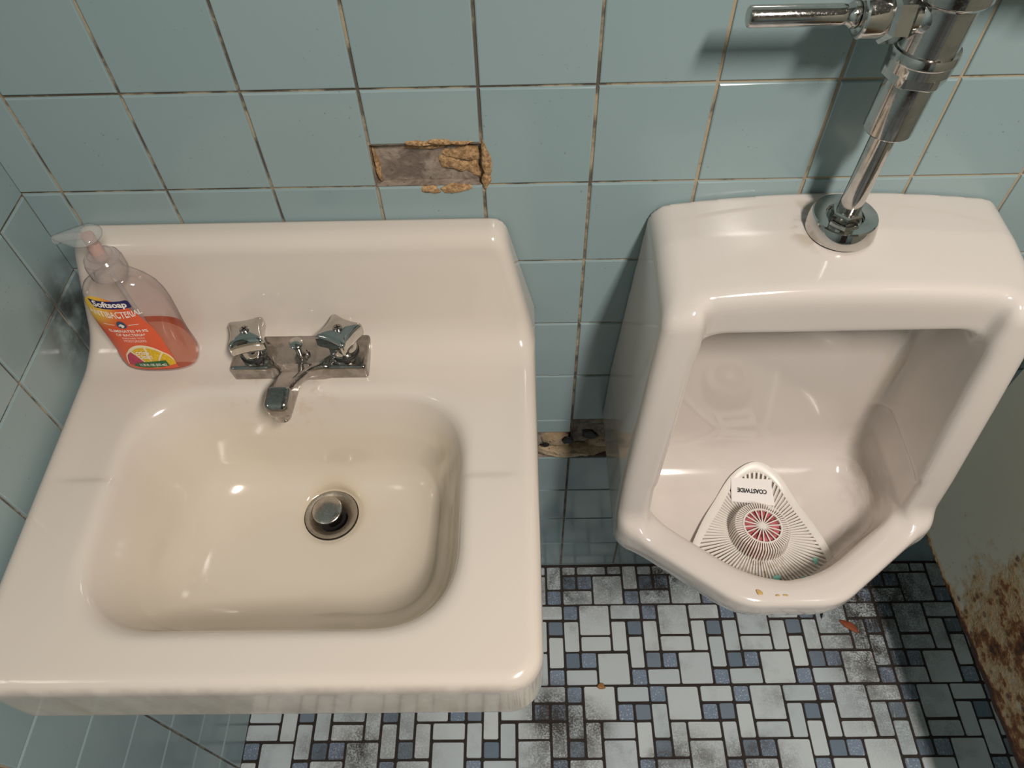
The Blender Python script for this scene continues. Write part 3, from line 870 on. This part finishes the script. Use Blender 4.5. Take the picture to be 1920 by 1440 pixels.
for s, h in [(.35, .1868), (.80, .1872), (.97, .1880), (1.0, .1890), (.98, .1902), (.85, .1925), (.6, .1945), (.3, .1955)]:
    rs.append([bm.verts.new(cz @ Vector((p[0], p[1], p[2]-.0020*max(0, -p[0]/.035)))) for p in tear(s, h)])
for a, b in zip(rs[:-1], rs[1:]):
    for i in range(56): bm.faces.new((a[i], a[(i+1) % 56], b[(i+1) % 56], b[i]))
bm.faces.new(rs[-1]); bm.faces.new(rs[0][::-1])
head = obj('pump_head', bm, M['pump'], bottle, 60)
bm = bmesh.new()
tube(bm, [(BX-.006, BY, BZ+.1890), (BX-.017, BY, BZ+.1885), (BX-.027, BY, BZ+.1870), (BX-.0335, BY, BZ+.1838)], [.0040, .0042, .0044, .0046], 16)
obj('nozzle', bm, M['pump'], head, 50)

# ------------------------------------------------------------------ urinal
UX = .2485
def f_urinal(x, y, z):
    ax = np.abs(x-UX); d = -y
    w = np.interp(z, [.30, .45, .55, .67, .80, .95], [.205, .2055, .205, .2015, .1935, .1835])
    ins = .9*np.maximum(0, .575-z)**2/.15
    ztop = .9675 - .42*ax*ax - .11*np.maximum(0, d-.06)
    yr = .1535+(.95-z)*.123
    fu = d-yr+ins*1.5
    fh = smax((ax-.2042)*.594+(d-.1985)*.805, d-.3055, .016)+ins*.95
    fh = smax(fh, z-.5985, .014)
    out = smax(smin(fu, fh, .030), ax-w+ins*.55, .018)
    out = smax(out, z-ztop, .022)
    out = smax(out, .335-z, .06)
    # hollow
    cu = smax(ax-(w-.0445), z-.8985, .035)
    cu = smax(cu, .6-z, .012)
    rec = smax(smax(ax-.142, .1385-d, .012), .63-z, .012)
    dep = .14*np.maximum(0, .598-z)
    ch = smax(ax-.1645, (ax-.1645)*.594+(d-.180)*.805, .03)
    ch = smax(ch, d-.2735, .03) + dep
    ch = smax(ch, z-.66, .01)
    cv = smin(smin(cu, rec, .010), ch, .014)
    back = (.052+.0*z)-d
    flo = .517-.03*(d-.12)-z
    bf = smax(back, flo, .075)
    cav = smax(cv, bf, .030)
    f = smax(out, -cav, .016)
    return smax(f, y+.0030, .003)
urinal = thing('urinal', 'white porcelain wall-hung urinal with angular shield sides, below the chrome flush pipe', 'urinal', (UX, -.12, .60))
net_obj('bowl', f_urinal, (UX-.222, -.318, .32), (UX+.222, .006, .98), .003, M['urinal'], urinal)

# ------------------------------------------------------------------ flush valve (leans a few degrees, like the photographed one)
VB = Vector((.2450, -.058, .9668))
valve = thing('flush_valve', 'chrome manual flush valve with side handle and vertical pipe on the urinal top', 'flush valve', VB)
LM = Matrix.Translation(VB) @ Matrix(((1, 0, .036, 0), (0, 1, 0, 0), (0, 0, 1, 0), (0, 0, 0, 1)))
zz = lambda z: z-VB.z
bm = bmesh.new()
lathe(bm, [(.0340, zz(.9672)), (.0341, zz(.9700)), (.0326, zz(.9800)), (.0312, zz(.9842)), (.0298, zz(.9852)), (.0185, zz(.9838)), (.0172, zz(.9818)), (.0165, zz(.9805)), (.0120, zz(.9805))], 72, Matrix.Translation(VB))
obj('spud_flange', bm, M['chrome'], valve, 30)
bm = bmesh.new()
prism(bm, [(.0150*math.cos(PI/3*k+.3), .0150*math.sin(PI/3*k+.3)) for k in range(6)], zz(.9807), zz(.9912), LM, 0, .0015)
obj('spud_nut', bm, M['chrome_valve'], valve)
bm = bmesh.new()
lathe(bm, [(.0108, zz(.981)), (.0108, zz(1.09)), (.0108, zz(1.12))], 40, LM); obj('flush_pipe', bm, M['chrome_valve'], valve, 40)
bm = bmesh.new()
lathe(bm, [(.0112, zz(1.0815)), (.0194, zz(1.0805)), (.0206, zz(1.0820)), (.0206, zz(1.136)), (.0200, zz(1.14))], 64, LM); obj('vacuum_breaker', bm, M['chrome_valve'], valve, 30)
# coupling: round above, six flats below
bm = bmesh.new()
def flats(n, r, k, ap):
    out = []
    for i in range(96):
        a = 2*PI*i/96
        m = (a+.25) % (2*PI/k) - PI/k
        out.append(min(r, ap/math.cos(m)))
    return out
rr_ = [(flats(96, .0260, 6, .0238), zz(1.1310), .96), (flats(96, .0260, 6, .0238), zz(1.1322), 1), (flats(96, .0260, 6, .0238), zz(1.1400), 1), ([.0262]*96, zz(1.1405), 1), ([.0263]*96, zz(1.1485), 1), ([.0270]*96, zz(1.1497), 1), ([.0270]*96, zz(1.1545), 1), ([.0260]*96, zz(1.1570), 1), ([.0236]*96, zz(1.1572), 1)]
rings = [[bm.verts.new(LM @ Vector((r[i]*s*math.cos(2*PI*i/96), r[i]*s*math.sin(2*PI*i/96), h))) for i in range(96)] for r, h, s in rr_]
for a, b in zip(rings[:-1], rings[1:]):
    for i in range(96): bm.faces.new((a[i], a[(i+1) % 96], b[(i+1) % 96], b[i]))
bm.faces.new(rings[0][::-1])
obj('coupling_nut', bm, M['chrome_valve'], valve, 25)
bm = bmesh.new()
lathe(bm, [(.0237, zz(1.152)), (.0234, zz(1.170)), (.0237, zz(1.1935)), (.0275, zz(1.1955)), (.0300, zz(1.1990)), (.0300, zz(1.2100)), (.0320, zz(1.2120)), (.0340, zz(1.245)), (.0395, zz(1.248)), (.0395, zz(1.262)), (.0360, zz(1.275)), (.020, zz(1.284)), (0, zz(1.286))], 72, LM)
# stub towards the handle and tailpiece towards the stop on the right
hz = zz(1.1832)
HM = LM @ Matrix.Translation((.0065, 0, hz)) @ Matrix.Rotation(-PI/2, 4, 'Y')      # local z now points left
lathe(bm, [(.0200, .010), (.0175, .024), (.0145, .028), (.0145, .034)], 40, HM)
lathe(bm, [(.016, .01), (.016, .10), (.020, .10), (.020, .13), (.0, .13)], 40, LM @ Matrix.Translation((0, 0, zz(1.228))) @ Matrix.Rotation(PI/2, 4, 'Y'))
obj('valve_body', bm, M['chrome_valve'], valve, 30)
bm = bmesh.new()
prism(bm, [(.0225*math.cos(PI/3*k+.2), .0225*math.sin(PI/3*k+.2)) for k in range(6)], .034, .0515, HM, 0, .003)
obj('handle_nut', bm, M['chrome_valve'], valve)
bm = bmesh.new()
lathe(bm, [(.0165, .0505), (.0172, .0530), (.0178, .0560), (.0178, .0690), (.0168, .0705), (.0150, .0712), (.0132, .0712), (.0120, .0690), (.004, .0685)], 56, HM)
obj('handle_socket', bm, M['chrome_valve'], valve, 30)
bm = bmesh.new()
lathe(bm, [(.0062, .064), (.0090, .0690), (.0102, .0730), (.0098, .0765), (.0078, .0790), (.0072, .0810), (.0076, .0825), (.0080, .0850), (.0082, .1520), (.0078, .1543), (.0066, .1553), (0, .1557)], 40, HM)
obj('handle', bm, M['chrome_valve'], valve, 30)

# ------------------------------------------------------------------ urinal screen mat
SMX, SMY, SMZ = UX, -.1800, .5195
TM = AX((SMX, SMY, SMZ), rx=math.radians(-3), rz=math.radians(-4))
screen = thing('urinal_screen', 'white vinyl urinal screen with round pink deodorant cage, lying in the bowl', 'urinal screen', TM.to_translation())
def outline(n=160):
    pts = []
    ctrl = [(0.006, .104), (.040, .088), (.066, .045), (.086, .000), (.096, -.040), (.088, -.068), (.055, -.080), (0, -.084), (-.055, -.080), (-.086, -.066), (-.096, -.036), (-.080, .006), (-.056, .048), (-.028, .088)]
    m = len(ctrl)
    for i in range(n):
        t = i/n*m; k = int(t); f = t-k
        p0, p1, p2, p3 = [ctrl[(k+q-1) % m] for q in range(4)]
        c = lambda a, b, c_, d: .5*(2*b+(c_-a)*f+(2*a-5*b+4*c_-d)*f*f+(3*b-a-3*c_+d)*f**3)
        pts.append((c(p0[0], p1[0], p2[0], p3[0]), c(p0[1], p1[1], p2[1], p3[1])))
    return pts
OUT = outline()
def curl(x, y):   # the sheet follows the basin: edges lift slightly
    return .06*max(0, abs(x)-.05) + 7.0*max(0, y-.045)**2 + .16*max(0, -y-.050)
def tp(x, y, z): return TM @ Vector((x, y, z+curl(x, y)))
bm = bmesh.new()
n = len(OUT); ringsets = []
for ins, h in [(0, .0), (0, .0022), (.0015, .0030), (.0105, .0030), (.0120, .0022), (.0120, 0)]:
    r = []
    for x, y in OUT:
        d = math.hypot(x, y); k = (d-ins)/d
        r.append(bm.verts.new(tp(x*k, y*k, h)))
    ringsets.append(r)
for a, b in zip(ringsets, ringsets[1:]+ringsets[:1]):
    for i in range(n): bm.faces.new((a[i], a[(i+1) % n], b[(i+1) % n], b[i]))
obj('rim', bm, M['mat_vinyl'], screen, 50)
bm = bmesh.new()
NR = 88
def out_r(a):
    best = None
    for i in range(n):
        x0, y0 = OUT[i]; x1, y1 = OUT[(i+1) % n]
        c, s = math.cos(a), math.sin(a)
        den = c*(y1-y0)-s*(x1-x0)
        if abs(den) < 1e-12: continue
        t = (x0*(y1-y0)-y0*(x1-x0))/den; u = (x0*s-y0*c)/den*1.0
        q = (c*t-x0)/(x1-x0) if abs(x1-x0) > abs(y1-y0) else (s*t-y0)/(y1-y0)
        if t > 0 and -1e-6 <= q <= 1+1e-6: best = t if best is None else max(best, t)
    return best or .08
def rib(a, r0, r1, w0, w1, h0, h1, hh, segs=1):
    c, s = math.cos(a), math.sin(a)
    rs = []
    for k in range(segs+1):
        t = k/segs; r = r0+(r1-r0)*t; w = w0+(w1-w0)*t; h = h0+(h1-h0)*t
        rs.append([bm.verts.new(tp(r*c-s*w*sg, r*s+c*w*sg, h+dh)) for sg, dh in ((-1, 0), (1, 0), (.6, hh), (-.6, hh))])
    for p, q in zip(rs[:-1], rs[1:]):
        for i in range(4): bm.faces.new((p[i], p[(i+1) % 4], q[(i+1) % 4], q[i]))
    bm.faces.new(rs[0][::-1]); bm.faces.new(rs[-1])
for k in range(NR):
    a = 2*PI*(k+.5)/NR
    rib(a, .037, out_r(a)-.010, .00110, .00185, .0004, .0004, .0018, 4)
obj('ribs', bm, M['mat_vinyl'], screen, 30)
bm = bmesh.new()   # cage of the deodorant block
DH = .027
for k in range(64):
    a = 2*PI*k/64; c, s = math.cos(a), math.sin(a)
    path = [(.0405, 0), (.0393, .010), (.0378, .0215), (.0360, .0258), (.0255, .0270)]
    prev = None
    for r, h in path:
        w = .00095 if r > .03 else .0007
        q = [bm.verts.new(TM @ Vector((r*c-s*w, r*s+c*w, h))), bm.verts.new(TM @ Vector((r*c+s*w, r*s-c*w, h))), bm.verts.new(TM @ Vector(((r-.0018)*c+s*w, (r-.0018)*s-c*w, h-.0012))), bm.verts.new(TM @ Vector(((r-.0018)*c-s*w, (r-.0018)*s+c*w, h-.0012)))]
        if prev:
            for i in range(4): bm.faces.new((prev[i], prev[(i+1) % 4], q[(i+1) % 4], q[i]))
        prev = q
lathe(bm, [(.0262, DH-.001), (.0262, DH+.0008), (.0242, DH+.0008), (.0242, DH-.001), (.0262, DH-.001)], 64, TM)
for k in range(18):
    a = 2*PI*(k+.3)/18; c, s = math.cos(a), math.sin(a)
    w0, w1 = .0007, .0008; r0, r1 = .0, .0252
    q0 = [TM @ Vector((r0*c-s*w0*sg, r0*s+c*w0*sg, DH-.0008+dh)) for sg, dh in ((-1, 0), (1, 0), (1, .0014), (-1, .0014))]
    q1 = [TM @ Vector((r1*c-s*w1*sg, r1*s+c*w1*sg, DH-.0008+dh)) for sg, dh in ((-1, 0), (1, 0), (1, .0014), (-1, .0014))]
    p = [bm.verts.new(v) for v in q0]; q = [bm.verts.new(v) for v in q1]
    for i in range(4): bm.faces.new((p[i], p[(i+1) % 4], q[(i+1) % 4], q[i]))
lathe(bm, [(.0042, DH-.001), (.0042, DH+.0010), (0, DH+.0012)], 20, TM)
cage = obj('deodorant_cage', bm, M['mat_vinyl'], screen, 30)
bm = bmesh.new(); lathe(bm, [(.0350, .001), (.0347, .0185), (.0325, .0230), (0, .0234)], 48, TM)
o = obj('deodorant_block', bm, M['pink'], cage, 40); o['label'] = 'pink scented block'
bm = bmesh.new()
TG = [(-.030, .083), (.026, .083), (.029, .046), (-.031, .050)]
vs = [[bm.verts.new(tp(x, y, h)) for x, y in TG] for h in (.0028, .0040)]
bm.faces.new(vs[1]); bm.faces.new(vs[0][::-1])
for i in range(4): bm.faces.new((vs[0][i], vs[0][(i+1) % 4], vs[1][(i+1) % 4], vs[1][i]))
tg = obj('name_tag', bm, M['mat_tag'], screen)
tc = sum((tp(x, y, .0040) for x, y in TG), Vector())/4
e1 = (tp(.02, .065, .004)-tp(-.02, .065, .004)).normalized()
nr_ = ((tp(TG[1][0], TG[1][1], .004)-tp(TG[3][0], TG[3][1], .004)).cross(tp(TG[0][0], TG[0][1], .004)-tp(TG[2][0], TG[2][1], .004))).normalized()
if nr_.z < 0: nr_ = -nr_
e2 = nr_.cross(e1)
rt = math.radians(180-2)
ex = e1*math.cos(rt)+e2*math.sin(rt); ey = -e1*math.sin(rt)+e2*math.cos(rt)
text_mesh('tag_lettering', 'COASTWIDE', .0088, lambda u, v: tc+ex*u+ey*v+nr_*.0009, M['black_text'], tg, width=.041, bold=.0003)

# ------------------------------------------------------------------ bits of dirt that lie about
def scrap(name, label, cat, c, rx, ry, h, mat, seed, rot=0.0, group=None, rough=.3):
    r = random.Random(seed); ph = [r.uniform(0, 6.28) for _ in range(4)]
    bm = bmesh.new(); n = 14; rings = []
    for s, hh in ((.9, 0), (1, h*.35), (.82, h*.85), (.4, h)):
        ring = []
        for i in range(n):
            a = 2*PI*i/n; w = 1+rough*sum(math.sin((q+2)*a+ph[q])/(q+2) for q in range(4))
            x, y = rx*s*w*math.cos(a), ry*s*w*math.sin(a)
            ring.append(bm.verts.new((c[0]+x*math.cos(rot)-y*math.sin(rot), c[1]+x*math.sin(rot)+y*math.cos(rot), c[2]+hh*(1+r.uniform(-.2, .2)*(hh > 0)))))
        rings.append(ring)
    for a, b in zip(rings[:-1], rings[1:]):
        for i in range(n): bm.faces.new((a[i], a[(i+1) % n], b[(i+1) % n], b[i]))
    bm.faces.new(rings[-1]); bm.faces.new(rings[0][::-1])
    return tag(obj(name, bm, mat, None, 40, origin=c), label, cat, group)
scrap('leaf_scrap', 'curled reddish-brown leaf scrap on the mosaic floor below the urinal', 'leaf scrap', (.5615, -.135, .0007), .0165, .0088, .004, M['leaf'], 3, math.radians(-38))
scrap('tan_chip', 'small tan chip on the mosaic floor beside the sink corner', 'chip', (.0665, -.2445, .0007), .0080, .0055, .005, M['chip'], 5, .3)
scrap('dark_splinter', 'thin dark splinter on the floor just under the urinal front', 'splinter', (.5137, -.1100, .0007), .0022, .0110, .003, M['black'], 8, -.3)
scrap('yellow_fleck', 'largest yellow fleck on the front rim of the urinal', 'fleck', (.2099, -.2900, .5962), .0030, .0042, .0010, M['yellow_bit'], 11, .5, 'yellow flecks on the urinal rim')
scrap('yellow_fleck', 'middle of three yellow flecks on the front rim of the urinal', 'fleck', (.2314, -.2938, .5960), .0024, .0012, .0007, M['yellow_bit'], 12, .2, 'yellow flecks on the urinal rim')
scrap('yellow_fleck', 'rightmost of three yellow flecks on the front rim of the urinal', 'fleck', (.2410, -.2938, .5960), .0028, .0012, .0007, M['yellow_bit'], 13, -.1, 'yellow flecks on the urinal rim')
k = 0
def matpt(x, y, h=.0030): return tp(x, y, h)
for (x, y, rx, ry, m, nm, lab) in [(-.078, -.045, .0048, .0040, 'brown_bit', 'brown_crumb', 'larger brown crumb near the left corner of the urinal screen'),
        (-.066, -.060, .0036, .0026, 'brown_bit', 'brown_crumb', 'smaller brown crumb left front on the urinal screen'),
        (.070, -.036, .0048, .0032, 'teal_bit', 'turquoise_flake', 'turquoise flake near the right corner of the urinal screen'),
        (.014, -.066, .0050, .0060, 'teal_bit', 'turquoise_flake', 'turquoise flake in front of the pink cage on the urinal screen'),
        (.050, -.064, .0036, .0050, 'teal_bit', 'turquoise_flake', 'turquoise flake at the right front of the urinal screen'),
        (-.008, -.066, .0040, .0030, 'brown_bit', 'brown_crumb', 'brown crumb directly in front of the pink cage on the urinal screen')]:
    k += 1
    p = matpt(x, y, .0024)
    scrap(nm, lab, 'crumb' if 'crumb' in nm else 'flake', tuple(p), rx, ry, .0016, M[m], 40+k, .4*k, 'brown crumbs on the urinal screen' if 'crumb' in nm else 'turquoise flakes on the urinal screen')

# ------------------------------------------------------------------ rusty partition on the right
part = thing('toilet_partition', 'rust-eaten painted steel partition panel at the right of the urinal', 'partition', (.602, -.02, .305))
bm = bmesh.new()
yaw = lambda y: .5965 + .036*(-y)
n1, n2 = 110, 60
L = 1.15; Zb, Zt = .305, 1.50
gL = [[None]*(n2+1) for _ in range(n1+1)]
for i in range(n1+1):
    y = -.016 - L*i/n1
    for j in range(n2+1):
        t = j/n2; z = Zb+(Zt-Zb)*t**1.4
        if j == 0: z += .003*math.sin(i*1.7)*math.sin(i*.63)+.002*random.uniform(-1, 1)
        gL[i][j] = bm.verts.new((yaw(y), y, z))
for i in range(n1):
    for j in range(n2): bm.faces.new((gL[i][j], gL[i][j+1], gL[i+1][j+1], gL[i+1][j]))
ext = bmesh.ops.extrude_face_region(bm, geom=list(bm.faces))
bmesh.ops.translate(bm, vec=(.024, 0, 0), verts=[v for v in ext['geom'] if isinstance(v, bmesh.types.BMVert)])
obj('panel', bm, M['rust'], part, 40)
for z in (1.05, 1.38):
    bm = bmesh.new(); box(bm, .5865, .5970, -.045, -.0026, z-.03, z+.03, bev=.001); box(bm, .6225, .633, -.045, -.0022, z-.03, z+.03, bev=.001)
    obj('wall_bracket', bm, M['chrome_dirty'], part)
bm = bmesh.new()
box(bm, .628, .662, -1.15, -1.09, .0, .33, bev=.003)
obj('floor_post', bm, M['rust'], part)

# ------------------------------------------------------------------ light: one ceiling fixture up and to the right
LP = Vector((.46, -1.22, 2.385))
fx = thing('ceiling_light', 'long white ceiling light fixture above the urinal', 'ceiling light', LP)
bm = bmesh.new(); box(bm, LP.x-.12, LP.x+.12, LP.y-.28, LP.y+.28, 2.40, ZC, bev=.006); obj('housing', bm, M['ceil'], fx)
la = bpy.data.lights.new('ceiling_lamp', 'AREA'); la.shape = 'RECTANGLE'; la.size = .15; la.size_y = .46; la.energy = 42; la.color = (1.0, .92, .84)
lo = bpy.data.objects.new('lamp', la); COL.objects.link(lo); lo.parent = fx; lo.location = (0, 0, .004)

w = bpy.data.worlds.new('World'); SC.world = w; w.use_nodes = True
w.node_tree.nodes['Background'].inputs[0].default_value = (.55, .52, .48, 1); w.node_tree.nodes['Background'].inputs[1].default_value = .3

# ------------------------------------------------------------------ camera (solved from the tile grid)
cam = bpy.data.cameras.new('Camera'); cam.sensor_width = 36; cam.sensor_fit = 'HORIZONTAL'; cam.lens = 1404.409/1920*36; cam.clip_start = .01
co = bpy.data.objects.new('Camera', cam); COL.objects.link(co)
co.matrix_world = Matrix(((0.99977764, 0.01496523, 0.01485637, -0.07214531), (-0.00321631, 0.80449765, -0.59394713, -0.62450371), (-0.02084047, 0.59376728, 0.80436689, 1.481263), (0, 0, 0, 1)))
SC.camera = co
SC.view_settings.view_transform = 'Standard'; SC.view_settings.exposure = 0.0
try:
    SC.cycles.use_denoising = True; SC.cycles.max_bounces = 14; SC.cycles.transparent_max_bounces = 24; SC.cycles.sample_clamp_indirect = 6
except Exception: pass
